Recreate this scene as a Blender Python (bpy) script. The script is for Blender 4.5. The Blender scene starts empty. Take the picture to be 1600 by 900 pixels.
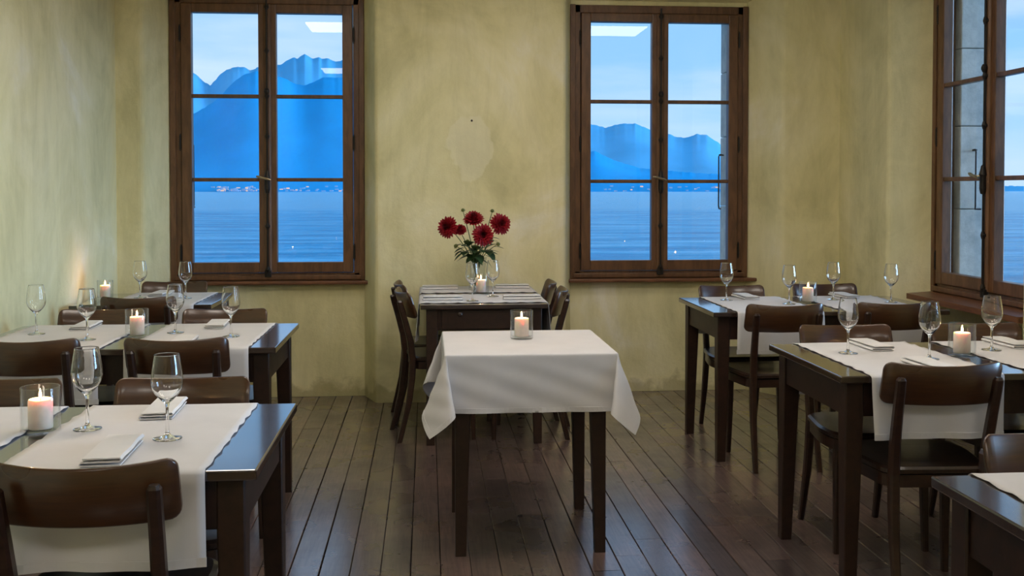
import bpy, bmesh, math, random
import numpy as np
from mathutils import Vector, Matrix

random.seed(7)
PI = math.pi
S = bpy.context.scene
COL = S.collection

# ------------------------------------------------------------------ camera
cd = bpy.data.cameras.new('camera')
cam = bpy.data.objects.new('camera', cd)
COL.objects.link(cam)
cam.location = (0, 0, 1.354)
cam.rotation_euler = (math.radians(90 - 1.5), 0, math.radians(-4.75))
cd.sensor_fit = 'HORIZONTAL'
cd.sensor_width = 36.0
cd.lens = 36.0
cd.shift_y = -111.1 / 1600.0
cd.clip_start = 0.05
cd.clip_end = 60000
S.camera = cam

# ------------------------------------------------------------------ view
S.view_settings.view_transform = 'Standard'
S.view_settings.look = 'None'
S.view_settings.gamma = 1
S.view_settings.use_curve_mapping = False
S.view_settings.exposure = 0.15

# ------------------------------------------------------------------ dusk sky
W = bpy.data.worlds.new('dusk_sky')
S.world = W
W.use_nodes = True
nt = W.node_tree
for n in list(nt.nodes):
    nt.nodes.remove(n)
wo = nt.nodes.new('ShaderNodeOutputWorld')
bg = nt.nodes.new('ShaderNodeBackground')
SKY_STRENGTH = 1.55
bg.inputs[1].default_value = SKY_STRENGTH
tc = nt.nodes.new('ShaderNodeTexCoord')
sp = nt.nodes.new('ShaderNodeSeparateXYZ')
nt.links.new(tc.outputs['Generated'], sp.inputs[0])
cr = nt.nodes.new('ShaderNodeValToRGB')
e = cr.color_ramp.elements
e[0].position = 0.0; e[0].color = (0.31, 0.48, 0.68, 1)
e[1].position = 0.5; e[1].color = (0.15, 0.33, 0.62, 1)
k = e.new(0.12); k.color = (0.20, 0.40, 0.65, 1)
nt.links.new(sp.outputs['Z'], cr.inputs[0])
mp = nt.nodes.new('ShaderNodeMapping')
mp.inputs['Scale'].default_value = (1.6, 1.6, 9.0)
nt.links.new(tc.outputs['Generated'], mp.inputs[0])
nz = nt.nodes.new('ShaderNodeTexNoise')
nz.inputs['Scale'].default_value = 2.2
nz.inputs['Detail'].default_value = 5
nt.links.new(mp.outputs[0], nz.inputs[0])
cr2 = nt.nodes.new('ShaderNodeValToRGB')
cr2.color_ramp.elements[0].position = 0.42
cr2.color_ramp.elements[1].position = 0.70
nt.links.new(nz.outputs[0], cr2.inputs[0])
mx = nt.nodes.new('ShaderNodeMix'); mx.data_type = 'RGBA'
nt.links.new(cr2.outputs[0], mx.inputs[0])
nt.links.new(cr.outputs[0], mx.inputs[6])
mx.inputs[7].default_value = (0.40, 0.52, 0.68, 1)
nt.links.new(mx.outputs[2], bg.inputs[0])
nt.links.new(bg.outputs[0], wo.inputs[0])

# low, wide blue sun added from the right as fill for the left wall
sd = bpy.data.lights.new('blue_fill_sun', 'SUN')
sd.energy = 7.0; sd.color = (.40, .66, 1.0); sd.angle = math.radians(32)
so = bpy.data.objects.new('blue_fill_sun', sd); COL.objects.link(so)
_d = Vector((-math.sin(math.radians(97)), -math.cos(math.radians(97)), -math.tan(math.radians(4))))
so.rotation_euler = _d.to_track_quat('-Z', 'Y').to_euler()
so.location = (8, 4, 4)

LAMP_RADIANCE = 12.5
LAMP_COLOR = (1.0, 0.91, 0.81)
CANDLE_WATTS = 0.9

# ------------------------------------------------------------------ materials
def new_mat(name):
    m = bpy.data.materials.new(name)
    m.use_nodes = True
    t = m.node_tree
    b = t.nodes['Principled BSDF']
    return m, t, b

def N(t, kind, **kw):
    n = t.nodes.new(kind)
    for a, v in kw.items():
        setattr(n, a, v)
    return n

def coords(t, scale=(1, 1, 1), rot=(0, 0, 0)):
    c = N(t, 'ShaderNodeTexCoord')
    m = N(t, 'ShaderNodeMapping')
    m.inputs['Scale'].default_value = scale
    m.inputs['Rotation'].default_value = rot
    t.links.new(c.outputs['Object'], m.inputs[0])
    return m

def noise(t, src, scale, detail=4, rough=.55, dist=0):
    n = N(t, 'ShaderNodeTexNoise')
    n.inputs['Scale'].default_value = scale
    n.inputs['Detail'].default_value = detail
    n.inputs['Roughness'].default_value = rough
    n.inputs['Distortion'].default_value = dist
    if src is not None:
        t.links.new(src.outputs[0], n.inputs[0])
    return n

def ramp(t, src, stops):
    r = N(t, 'ShaderNodeValToRGB')
    el = r.color_ramp.elements
    el[0].position, el[0].color = stops[0][0], (*stops[0][1], 1)
    el[1].position, el[1].color = stops[-1][0], (*stops[-1][1], 1)
    for p, c in stops[1:-1]:
        x = el.new(p); x.color = (*c, 1)
    t.links.new(src, r.inputs[0])
    return r

def bump(t, b, src, strength, dist=.01):
    n = N(t, 'ShaderNodeBump')
    n.inputs['Strength'].default_value = strength
    n.inputs['Distance'].default_value = dist
    t.links.new(src, n.inputs['Height'])
    t.links.new(n.outputs[0], b.inputs['Normal'])
    return n

def mixc(t, fac, a, b2, mode='MIX'):
    m = N(t, 'ShaderNodeMix', data_type='RGBA', blend_type=mode)
    for i, v in ((0, fac), (6, a), (7, b2)):
        if hasattr(v, 'links'):
            t.links.new(v, m.inputs[i])
        elif isinstance(v, tuple):
            m.inputs[i].default_value = (*v, 1)
        else:
            m.inputs[i].default_value = v
    return m.outputs[2]

def wood(name, dark, light, rough=.35, grain=(3, 3, 40), gs=6, coat=0.0, bumpk=.1, rnd=False, contrast=(.3, .7)):
    m, t, b = new_mat(name)
    c = coords(t, grain)
    n = noise(t, c, gs, 6, .6, .6)
    r = ramp(t, n.outputs[0], [(contrast[0], dark), (contrast[1], light)])
    r.color_ramp.interpolation = 'EASE'
    col = r.outputs[0]
    if rnd:
        oi = N(t, 'ShaderNodeObjectInfo')
        r2 = ramp(t, oi.outputs['Random'], [(0, (.72, .70, .70)), (.5, (1, 1, 1)), (1, (1.25, 1.18, 1.1))])
        col = mixc(t, 1.0, col, r2.outputs[0], 'MULTIPLY')
    t.links.new(col, b.inputs['Base Color'])
    n2 = noise(t, coords(t, (1, 1, 1)), 5, 1)
    rr = ramp(t, n2.outputs[0], [(.2, (rough * .9,) * 3), (.8, (rough * 1.12,) * 3)])
    t.links.new(rr.outputs[0], b.inputs['Roughness'])
    b.inputs['Coat Weight'].default_value = coat
    b.inputs['Coat Roughness'].default_value = .15
    bump(t, b, n.outputs[0], bumpk, .003)
    return m

def plaster(name, patch=False, tint=(1, 1, 1)):
    m, t, b = new_mat(name)
    c = coords(t)
    n1 = noise(t, c, 1.3, 6, .6, .8)
    T = lambda q: tuple(a * b_ for a, b_ in zip(q, tint))
    r1 = ramp(t, n1.outputs[0], [(.30, T((.60, .55, .30))), (.46, T((.75, .685, .39))), (.58, T((.81, .745, .47))), (.70, T((.88, .83, .66)))])
    n2 = noise(t, coords(t, (1, 1, .25)), 6, 6, .7, .4)
    r2 = ramp(t, n2.outputs[0], [(.25, (.80, .80, .74)), (.55, (1, 1, 1)), (.8, (1.08, 1.08, 1.10))])
    col = mixc(t, .8, r1.outputs[0], r2.outputs[0], 'MULTIPLY')
    # damp, scuffed band near the floor
    c0 = N(t, 'ShaderNodeTexCoord')
    s = N(t, 'ShaderNodeSeparateXYZ'); t.links.new(c0.outputs['Object'], s.inputs[0])
    n3 = noise(t, c, 5, 5, .6, .3)
    ad = N(t, 'ShaderNodeMath', operation='MULTIPLY_ADD')
    t.links.new(n3.outputs[0], ad.inputs[0]); ad.inputs[1].default_value = -.45
    t.links.new(s.outputs['Z'], ad.inputs[2])
    r3 = ramp(t, ad.outputs[0], [(-.0, (.68, .66, .60)), (.06, (1, 1, 1))])
    r3.color_ramp.elements[0].position = 0.0
    sc = N(t, 'ShaderNodeMath', operation='ADD'); sc.inputs[1].default_value = .18
    t.links.new(ad.outputs[0], sc.inputs[0]); t.links.new(sc.outputs[0], r3.inputs[0])
    col = mixc(t, 1.0, col, r3.outputs[0], 'MULTIPLY')
    if patch:
        # repaired patch of newer filler on the pier
        vs = N(t, 'ShaderNodeVectorMath', operation='SUBTRACT'); vs.inputs[1].default_value = (.277, 6.53, 1.63)
        t.links.new(c0.outputs['Object'], vs.inputs[0])
        vm = N(t, 'ShaderNodeVectorMath', operation='MULTIPLY'); vm.inputs[1].default_value = (1 / .145, .01, 1 / .22)
        t.links.new(vs.outputs[0], vm.inputs[0])
        n5 = noise(t, c, 7, 3)
        n5c = N(t, 'ShaderNodeVectorMath', operation='SCALE'); n5c.inputs['Scale'].default_value = 1.0
        t.links.new(n5.outputs['Color'], n5c.inputs[0])
        va = N(t, 'ShaderNodeVectorMath', operation='ADD')
        t.links.new(vm.outputs[0], va.inputs[0]); t.links.new(n5c.outputs[0], va.inputs[1])
        vb = N(t, 'ShaderNodeVectorMath', operation='SUBTRACT'); vb.inputs[1].default_value = (.5, .5, .5)
        t.links.new(va.outputs[0], vb.inputs[0])
        ln = N(t, 'ShaderNodeVectorMath', operation='LENGTH'); t.links.new(vb.outputs[0], ln.inputs[0])
        r5 = ramp(t, ln.outputs['Value'], [(.93, (1, 1, 1)), (1.0, (0, 0, 0))])
        f5 = N(t, 'ShaderNodeMath', operation='MULTIPLY'); f5.inputs[1].default_value = .38
        t.links.new(r5.outputs[0], f5.inputs[0])
        col = mixc(t, f5.outputs[0], col, (.86, .81, .62))
    t.links.new(col, b.inputs['Base Color'])
    b.inputs['Roughness'].default_value = .85
    n4 = noise(t, c, 14, 8, .65, .2)
    bump(t, b, n4.outputs[0], .35, .014)
    return m

def linen(name, col=(.60, .59, .60)):
    m, t, b = new_mat(name)
    c = coords(t)
    n = noise(t, c, 9, 4)
    r = ramp(t, n.outputs[0], [(.3, tuple(v * .94 for v in col)), (.7, col)])
    t.links.new(r.outputs[0], b.inputs['Base Color'])
    b.inputs['Roughness'].default_value = .9
    b.inputs['Sheen Weight'].default_value = .0
    n2 = noise(t, coords(t, (1, 1, 1)), 22, 3)
    bump(t, b, n2.outputs[0], .06, .0018)
    return m

def simple(name, col, rough=.5, metal=0, **kw):
    m, t, b = new_mat(name)
    c = coords(t)
    n = noise(t, c, 30, 3)
    r = ramp(t, n.outputs[0], [(.3, tuple(v * .82 for v in col)), (.7, col)])
    t.links.new(r.outputs[0], b.inputs['Base Color'])
    b.inputs['Roughness'].default_value = rough
    b.inputs['Metallic'].default_value = metal
    for a, v in kw.items():
        b.inputs[a].default_value = v
    return m

def thin_glass(name, tint=(.975, .985, .985), f0=.045, k=.9):
    m = bpy.data.materials.new(name); m.use_nodes = True
    t = m.node_tree
    for n in list(t.nodes): t.nodes.remove(n)
    o = N(t, 'ShaderNodeOutputMaterial'); mix = N(t, 'ShaderNodeMixShader')
    tr = N(t, 'ShaderNodeBsdfTransparent'); tr.inputs[0].default_value = (*tint, 1)
    gl = N(t, 'ShaderNodeBsdfGlossy'); gl.inputs['Roughness'].default_value = 0.0
    lw = N(t, 'ShaderNodeLayerWeight'); lw.inputs[0].default_value = .5
    p = N(t, 'ShaderNodeMath', operation='POWER'); p.inputs[1].default_value = 5
    q = N(t, 'ShaderNodeMath', operation='MULTIPLY_ADD'); q.inputs[1].default_value = k; q.inputs[2].default_value = f0
    t.links.new(lw.outputs['Facing'], p.inputs[0]); t.links.new(p.outputs[0], q.inputs[0])
    t.links.new(q.outputs[0], mix.inputs[0]); t.links.new(tr.outputs[0], mix.inputs[1]); t.links.new(gl.outputs[0], mix.inputs[2])
    t.links.new(mix.outputs[0], o.inputs[0])
    return m

def emit(name, col, strength):
    m = bpy.data.materials.new(name); m.use_nodes = True
    t = m.node_tree
    for n in list(t.nodes): t.nodes.remove(n)
    o = N(t, 'ShaderNodeOutputMaterial'); em = N(t, 'ShaderNodeEmission')
    em.inputs[0].default_value = (*col, 1); em.inputs[1].default_value = strength
    t.links.new(em.outputs[0], o.inputs[0])
    return m

M = {}
M['plaster'] = plaster('lime_plaster', True)
M['plaster_side'] = plaster('lime_plaster_side')
M['ceiling'] = simple('ceiling_paint', (.85, .83, .74), .9)
M['table'] = wood('table_wood', (.014, .0055, .0032), (.030, .012, .0072), .42, (3, 3, 3), 9, .0, .08)
M['table_top'] = wood('table_top_wood', (.016, .009, .007), (.040, .021, .014), .20, (2, 18, 6), 5, .9, .06)
M['chair'] = wood('chair_wood', (.016, .0063, .0035), (.034, .0135, .0078), .36, (3, 3, 8), 6, .1, .05)
M['chair_back'] = wood('chair_back_wood', (.040, .0155, .006), (.062, .0245, .009), .28, (2, 6, 22), 4, .3, .02)
M['chair_seat'] = wood('chair_seat_wood', (.012, .006, .004), (.028, .013, .008), .30, (10, 2, 6), 5, .3, .05)
M['window_wood'] = wood('window_wood', (.090, .040, .016), (.165, .076, .032), .42, (4, 4, .9), 7, .1, .10)
M['sill_wood'] = wood('sill_wood', (.10, .038, .015), (.20, .08, .032), .42, (1.5, 12, 12), 5, .1, .15)
_b = M['table_top'].node_tree.nodes['Principled BSDF']; _b.inputs['Coat IOR'].default_value = 1.62; _b.inputs['Coat Roughness'].default_value = .09
M['plank'] = None
M['stone'] = None
M['linen'] = linen('white_linen')
M['napkin'] = linen('napkin_linen', (.67, .66, .66))
M['iron'] = simple('dark_iron', (.025, .021, .018), .45, .6)
M['brass'] = simple('worn_brass', (.42, .34, .20), .35, 1.0)
M['pane'] = thin_glass('window_glass', (.96, .98, .985), .042, .9)
M['holder'] = thin_glass('candle_glass', (.965, .975, .975), .05, .75)
M['glass'] = simple('clear_crystal', (1, 1, 1), 0.0)
b = M['glass'].node_tree.nodes['Principled BSDF']
for l in list(b.inputs['Base Color'].links): M['glass'].node_tree.links.remove(l)
b.inputs['Base Color'].default_value = (1, 1, 1, 1)
b.inputs['Transmission Weight'].default_value = 1.0
b.inputs['IOR'].default_value = 1.45
M['wax'] = simple('candle_wax', (.93, .80, .71), .5)
b = M['wax'].node_tree.nodes['Principled BSDF']
b.inputs['Subsurface Weight'].default_value = .6
b.inputs['Subsurface Radius'].default_value = (1.0, .45, .25)
b.inputs['Subsurface Scale'].default_value = .022
M['wick'] = simple('wick', (.02, .015, .01), .9)
M['flame'] = emit('candle_flame', (1.0, .56, .22), 38)
M['lamp'] = emit('lamp_diffuser', LAMP_COLOR, LAMP_RADIANCE)
M['lamp_frame'] = simple('white_lamp_frame', (.75, .75, .73), .5)
M['petal'] = simple('dahlia_petal', (.33, .006, .016), .55)
M['petal_dark'] = simple('dahlia_heart', (.14, .003, .009), .6)
M['stem'] = simple('green_stem', (.07, .12, .03), .55)
M['leaf'] = simple('dark_leaf', (.030, .065, .022), .5)
M['bud'] = simple('bud_green', (.12, .14, .03), .6)
M['subfloor'] = simple('dark_subfloor', (.008, .006, .005), .95)

# floor planks
m, t, b = new_mat('old_floorboards'); M['plank'] = m
c = coords(t, (22, 1.1, 4)); n = noise(t, c, 3.5, 7, .65, 1.1)
r = ramp(t, n.outputs[0], [(.25, (.040, .027, .025)), (.5, (.098, .067, .060)), (.75, (.165, .114, .098))])
oi = N(t, 'ShaderNodeObjectInfo')
r2 = ramp(t, oi.outputs['Random'], [(0, (.62, .62, .64)), (.5, (1, .97, .95)), (1, (1.3, 1.2, 1.12))])
col = mixc(t, 1.0, r.outputs[0], r2.outputs[0], 'MULTIPLY')
geo = N(t, 'ShaderNodeNewGeometry')
n3 = noise(t, None, 2.3, 3, .5, 0); t.links.new(geo.outputs['Position'], n3.inputs[0])
r3 = ramp(t, n3.outputs[0], [(.25, (.60, .60, .64)), (.5, (.95, .95, .95)), (.75, (1.35, 1.26, 1.2))])
col = mixc(t, 1.0, col, r3.outputs[0], 'MULTIPLY')
n4 = noise(t, None, 26, 3, .5); t.links.new(geo.outputs['Position'], n4.inputs[0])
r4 = ramp(t, n4.outputs[0], [(.2, (.45, .43, .43)), (.46, (1, 1, 1))])
col = mixc(t, .8, col, r4.outputs[0], 'MULTIPLY')
t.links.new(col, b.inputs['Base Color'])
n5 = noise(t, None, 4, 4); t.links.new(geo.outputs['Position'], n5.inputs[0])
r5 = ramp(t, n5.outputs[0], [(.3, (.22, .22, .22)), (.7, (.40, .40, .40))])
t.links.new(r5.outputs[0], b.inputs['Roughness'])
bump(t, b, n.outputs[0], .22, .002)
b.inputs['Coat Weight'].default_value = 1.0; b.inputs['Coat Roughness'].default_value = .20

m, t, b = new_mat('grey_stone'); M['stone'] = m
n = noise(t, coords(t), 9, 8, .7)
r = ramp(t, n.outputs[0], [(.3, (.36, .39, .38)), (.7, (.62, .64, .60))])
t.links.new(r.outputs[0], b.inputs['Base Color']); b.inputs['Roughness'].default_value = .9
bump(t, b, n.outputs[0], .5, .01)

# ------------------------------------------------------------------ mesh helpers
def link(name, bm, mat, parent=None, smooth=False, loc=None):
    me = bpy.data.meshes.new(name)
    bmesh.ops.recalc_face_normals(bm, faces=bm.faces)
    bm.to_mesh(me); bm.free()
    for mm in (mat if isinstance(mat, (list, tuple)) else [mat]):
        me.materials.append(mm)
    if smooth:
        for p in me.polygons: p.use_smooth = True
    o = bpy.data.objects.new(name, me)
    COL.objects.link(o)
    if parent: o.parent = parent
    if loc: o.location = loc
    return o

def tag(o, label=None, cat=None, group=None, kind=None):
    if label: o['label'] = label
    if cat: o['category'] = cat
    if group: o['group'] = group
    if kind: o['kind'] = kind
    return o

def empty(name, loc=(0, 0, 0), rz=0, **kw):
    o = bpy.data.objects.new(name, None)
    o.empty_display_size = .1
    COL.objects.link(o); o.location = loc; o.rotation_euler = (0, 0, rz)
    return tag(o, **kw)

def copy_tree(o, parent=None):
    c = o.copy(); COL.objects.link(c)
    if parent: c.parent = parent
    for ch in list(o.children):
        copy_tree(ch, c)
    return c

def box(bm, x0, x1, y0, y1, z0, z1, bev=0):
    vs = [bm.verts.new(p) for p in ((x0, y0, z0), (x1, y0, z0), (x1, y1, z0), (x0, y1, z0),
                                    (x0, y0, z1), (x1, y0, z1), (x1, y1, z1), (x0, y1, z1))]
    fs = [bm.faces.new([vs[i] for i in q]) for q in ((3, 2, 1, 0), (4, 5, 6, 7), (0, 1, 5, 4), (1, 2, 6, 5), (2, 3, 7, 6), (3, 0, 4, 7))]
    if bev:
        es = list({e_ for f in fs for e_ in f.edges})
        bmesh.ops.bevel(bm, geom=es, offset=bev, segments=2, affect='EDGES', profile=.5)

def BOX(*a, **k):
    bm = bmesh.new(); box(bm, *a, **k); return bm

def loft(bm, rings, cap=True, closed=True):
    """rings: list of lists of points, same count"""
    R = [[bm.verts.new(p) for p in r] for r in rings]
    n = len(R[0])
    for a, b_ in zip(R, R[1:]):
        for i in range(n if closed else n - 1):
            j = (i + 1) % n
            bm.faces.new((a[i], a[j], b_[j], b_[i]))
    if cap:
        bm.faces.new(R[0][::-1]); bm.faces.new(R[-1])
    return R

def prism(bm, poly, z0, z1):
    loft(bm, [[(x, y, z0) for x, y in poly], [(x, y, z1) for x, y in poly]])

def round_poly(poly, r, which=None, seg=4):
    out = []
    n = len(poly)
    for i, p in enumerate(poly):
        if which is not None and i not in which:
            out.append(p); continue
        a = Vector(poly[i - 1]) - Vector(p); b_ = Vector(poly[(i + 1) % n]) - Vector(p)
        rr = min(r, a.length * .45, b_.length * .45)
        A = Vector(p) + a.normalized() * rr; B = Vector(p) + b_.normalized() * rr
        for k_ in range(seg + 1):
            s = k_ / seg
            q = A * (1 - s) ** 2 + Vector(p) * 2 * s * (1 - s) + B * s * s
            out.append((q.x, q.y))
    return out

def lathe(bm, prof, seg=32, closed=False, cx=0, cy=0):
    """prof: list of (r,z). r==0 makes a pole"""
    rings = []
    for r, z in prof:
        if r < 1e-6:
            rings.append([bm.verts.new((cx, cy, z))])
        else:
            rings.append([bm.verts.new((cx + r * math.cos(2 * PI * i / seg), cy + r * math.sin(2 * PI * i / seg), z)) for i in range(seg)])
    pairs = list(zip(rings, rings[1:]))
    if closed: pairs.append((rings[-1], rings[0]))
    for a, b_ in pairs:
        for i in range(seg):
            j = (i + 1) % seg
            if len(a) == 1 and len(b_) == 1: continue
            if len(a) == 1: bm.faces.new((a[0], b_[i], b_[j]))
            elif len(b_) == 1: bm.faces.new((a[i], a[j], b_[0]))
            else: bm.faces.new((a[i], a[j], b_[j], b_[i]))

def tube(bm, pts, rad, seg=8):
    """round tube along pts, radius number or list"""
    pts = [Vector(p) for p in pts]
    rad = rad if isinstance(rad, (list, tuple)) else [rad] * len(pts)
    rings = []
    prev = None
    for i, p in enumerate(pts):
        d = (pts[min(i + 1, len(pts) - 1)] - pts[max(i - 1, 0)]).normalized()
        ref = Vector((0, 0, 1)) if abs(d.z) < .9 else Vector((0, 1, 0))
        u = d.cross(ref).normalized() if prev is None else (prev - d * prev.dot(d)).normalized()
        prev = u
        v = d.cross(u)
        rings.append([tuple(p + (u * math.cos(2 * PI * j / seg) + v * math.sin(2 * PI * j / seg)) * rad[i]) for j in range(seg)])
    loft(bm, rings)

def bar(bm, pts, widths, depths, ch=.15):
    """chamfered rectangular bar along pts that run mostly in z; width in x, depth in y"""
    rings = []
    for p, w, d in zip(pts, widths, depths):
        w /= 2; d /= 2; c_ = ch * min(w, d) * 2
        x, y, z = p
        rings.append([(x - w + c_, y - d, z), (x + w - c_, y - d, z), (x + w, y - d + c_, z), (x + w, y + d - c_, z),
                      (x + w - c_, y + d, z), (x - w + c_, y + d, z), (x - w, y + d - c_, z), (x - w, y - d + c_, z)])
    loft(bm, rings)

def struct(name, bm, mat, parent=None, label=None, **k):
    o = link(name, bm, mat, parent, **k)
    if parent is None: o['kind'] = 'structure'
    if label: o['label'] = label
    return o

# ================================================================== ROOM
XL, XR, YF, YB, ZC = -1.917, 2.70, 6.53, -2.6, 3.0
YN = 6.77      # niche wall / window face
ZS, ZH = 0.745, 2.612

# floor
fl = struct('floor', BOX(-2.3, 3.2, YB - .2, 7.0, -.12, -.022), M['subfloor'])
pitch = .1074
k0 = int(math.floor((XL + .597) / pitch)) - 1
mesh_cache = {}
x = -.597 + k0 * pitch
row = 0
while x < 2.96:
    y = YB - random.random() * 1.6
    while y < YN:
        L = random.uniform(1.7, 3.4)
        ya, yb = max(y, YB), min(y + L, YN - .004)
        if yb - ya > .05:
            L_ = yb - ya
            bm = bmesh.new()
            w = pitch - random.choice((.0016, .0024, .0036)); g = .0022
            rings = []
            for yy in (0, L_ - .0016):
                rings.append([(0, yy, -.022), (w, yy, -.022), (w, yy, -g), (w - g, yy, 0), (g, yy, 0), (0, yy, -g)])
            loft(bm, rings)
            o = link('plank', bm, M['plank'], fl, loc=(x + .0008, ya, -random.random() * .0012))
        y += L
    x += pitch
    row += 1

# back wall, one solid built of piers, panels under the windows and splayed lintels
bm = bmesh.new()
prism(bm, round_poly([(-2.3, YF), (-1.755, YF), (-1.645, YN), (-1.645, 7.0), (-2.3, 7.0)], .03, {1}), 0, ZC + .1)
prism(bm, round_poly([(-.325, YF), (.888, YF), (.952, YN), (.952, 7.0), (-.41, 7.0), (-.41, YN)], .03, {0, 1}), 0, ZC + .1)
prism(bm, round_poly([(2.318, YF), (3.2, YF), (3.2, 7.0), (2.152, 7.0), (2.152, YN)], .03, {0}), 0, ZC + .1)
for a, b_ in ((-1.645, -.41), (.952, 2.152)):
    box(bm, a, b_, YN, 7.0, 0, ZS)
    box(bm, a + .001, b_ - .001, YN + .001, 6.99, 2.609 if a < 0 else 2.580, 2.64)
    poly = [(YN + .228, ZC + .09), (YF + .003, ZC + .09), (YF + .003, 2.72), (YF + .03, 2.69), (YN, ZH), (YN + .228, ZH)]
    loft(bm, [[(a - .12, y, z) for y, z in poly], [(b_ + .18, y, z) for y, z in poly]])
wall_back = struct('wall_back', bm, M['plaster'])
bm = bmesh.new(); box(bm, -2.3, XL, YB - .2, YF, 0, ZC + .1)
struct('wall_left', bm, M['plaster_side'])
bm = bmesh.new(); box(bm, -2.3, 3.2, YB - .2, YB, 0, ZC + .1)
struct('wall_front', bm, M['plaster_side'])
struct('ceiling', BOX(-2.3, 3.2, YB - .2, 7.0, ZC, ZC + .1), M['ceiling'])

# right wall with three window niches
W3C = [5.135, 2.56, -.02]
XN = 2.95
bm = bmesh.new()
ys = [YF]
edges = []
for c_ in W3C:
    edges += [(c_ + .685, c_ + .615), (c_ - .685, c_ - .615)]
prev = None
segs = []
top = (YF, YF)
for i, c_ in enumerate(W3C):
    a_front = c_ + .685; a_back = c_ + .613
    p0f, p0b = top
    poly = [(3.2, p0b), (3.2, a_back), (XN, a_back), (XR, a_front), (XR, p0f)]
    idx = {3}
    if i > 0:
        poly = [(3.2, p0b), (3.2, a_back), (XN, a_back), (XR, a_front), (XR, p0f), (XN, p0b)]
        idx = {3, 4}
    prism(bm, round_poly(poly, .03, idx), 0, ZC + .1)
    top = (c_ - .685, c_ - .613)
    box(bm, XN, 3.2, c_ - .613, c_ + .613, 0, ZS)
    box(bm, XN + .001, 3.19, c_ - .612, c_ + .612, 2.590, 2.64)
    poly = [(3.198, ZC + .09), (XR + .003, ZC + .09), (XR + .003, 2.72), (XR + .03, 2.69), (XN, ZH), (3.198, ZH)]
    loft(bm, [[(x_, c_ - .72, z_) for x_, z_ in poly], [(x_, c_ + .72, z_) for x_, z_ in poly]])
prism(bm, round_poly([(3.2, top[1]), (XN, top[1]), (XR, top[0]), (XR, YB), (3.2, YB)], .03, {2}), 0, ZC + .1)
wall_right = struct('wall_right', bm, M['plaster_side'])

# exterior stone jambs, block by block
def jamb(parent, x0, x1, y0, y1):
    zs = [.66, 1.245, 1.72, 2.163, 2.62]
    for a, b_ in zip(zs, zs[1:]):
        link('stone_block', BOX(x0, x1, y0, y1, a + .002, b_ - .002, bev=.006), M['stone'], parent)
for a, b_ in ((-1.645, -1.575), (-.475, -.41), (.952, 1.045), (2.047, 2.152)):
    jamb(wall_back, a, b_, 6.865, 7.03)
for c_ in W3C[:1]:
    jamb(wall_right, 3.04, 3.225, 5.63, c_ + .613)
    jamb(wall_right, 3.04, 3.225, c_ - .613, c_ - .52)
for (x0, x1, y0, y1) in ((-1.645, -.41, 6.865, 7.06), (.952, 2.152, 6.865, 7.06), (3.045, 3.27, W3C[0] - .613, W3C[0] + .613)):
    link('stone_sill', BOX(x0, x1, y0, y1, .70, .80, bev=.008), M['stone'], wall_back if x0 < 2.5 else wall_right)

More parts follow.
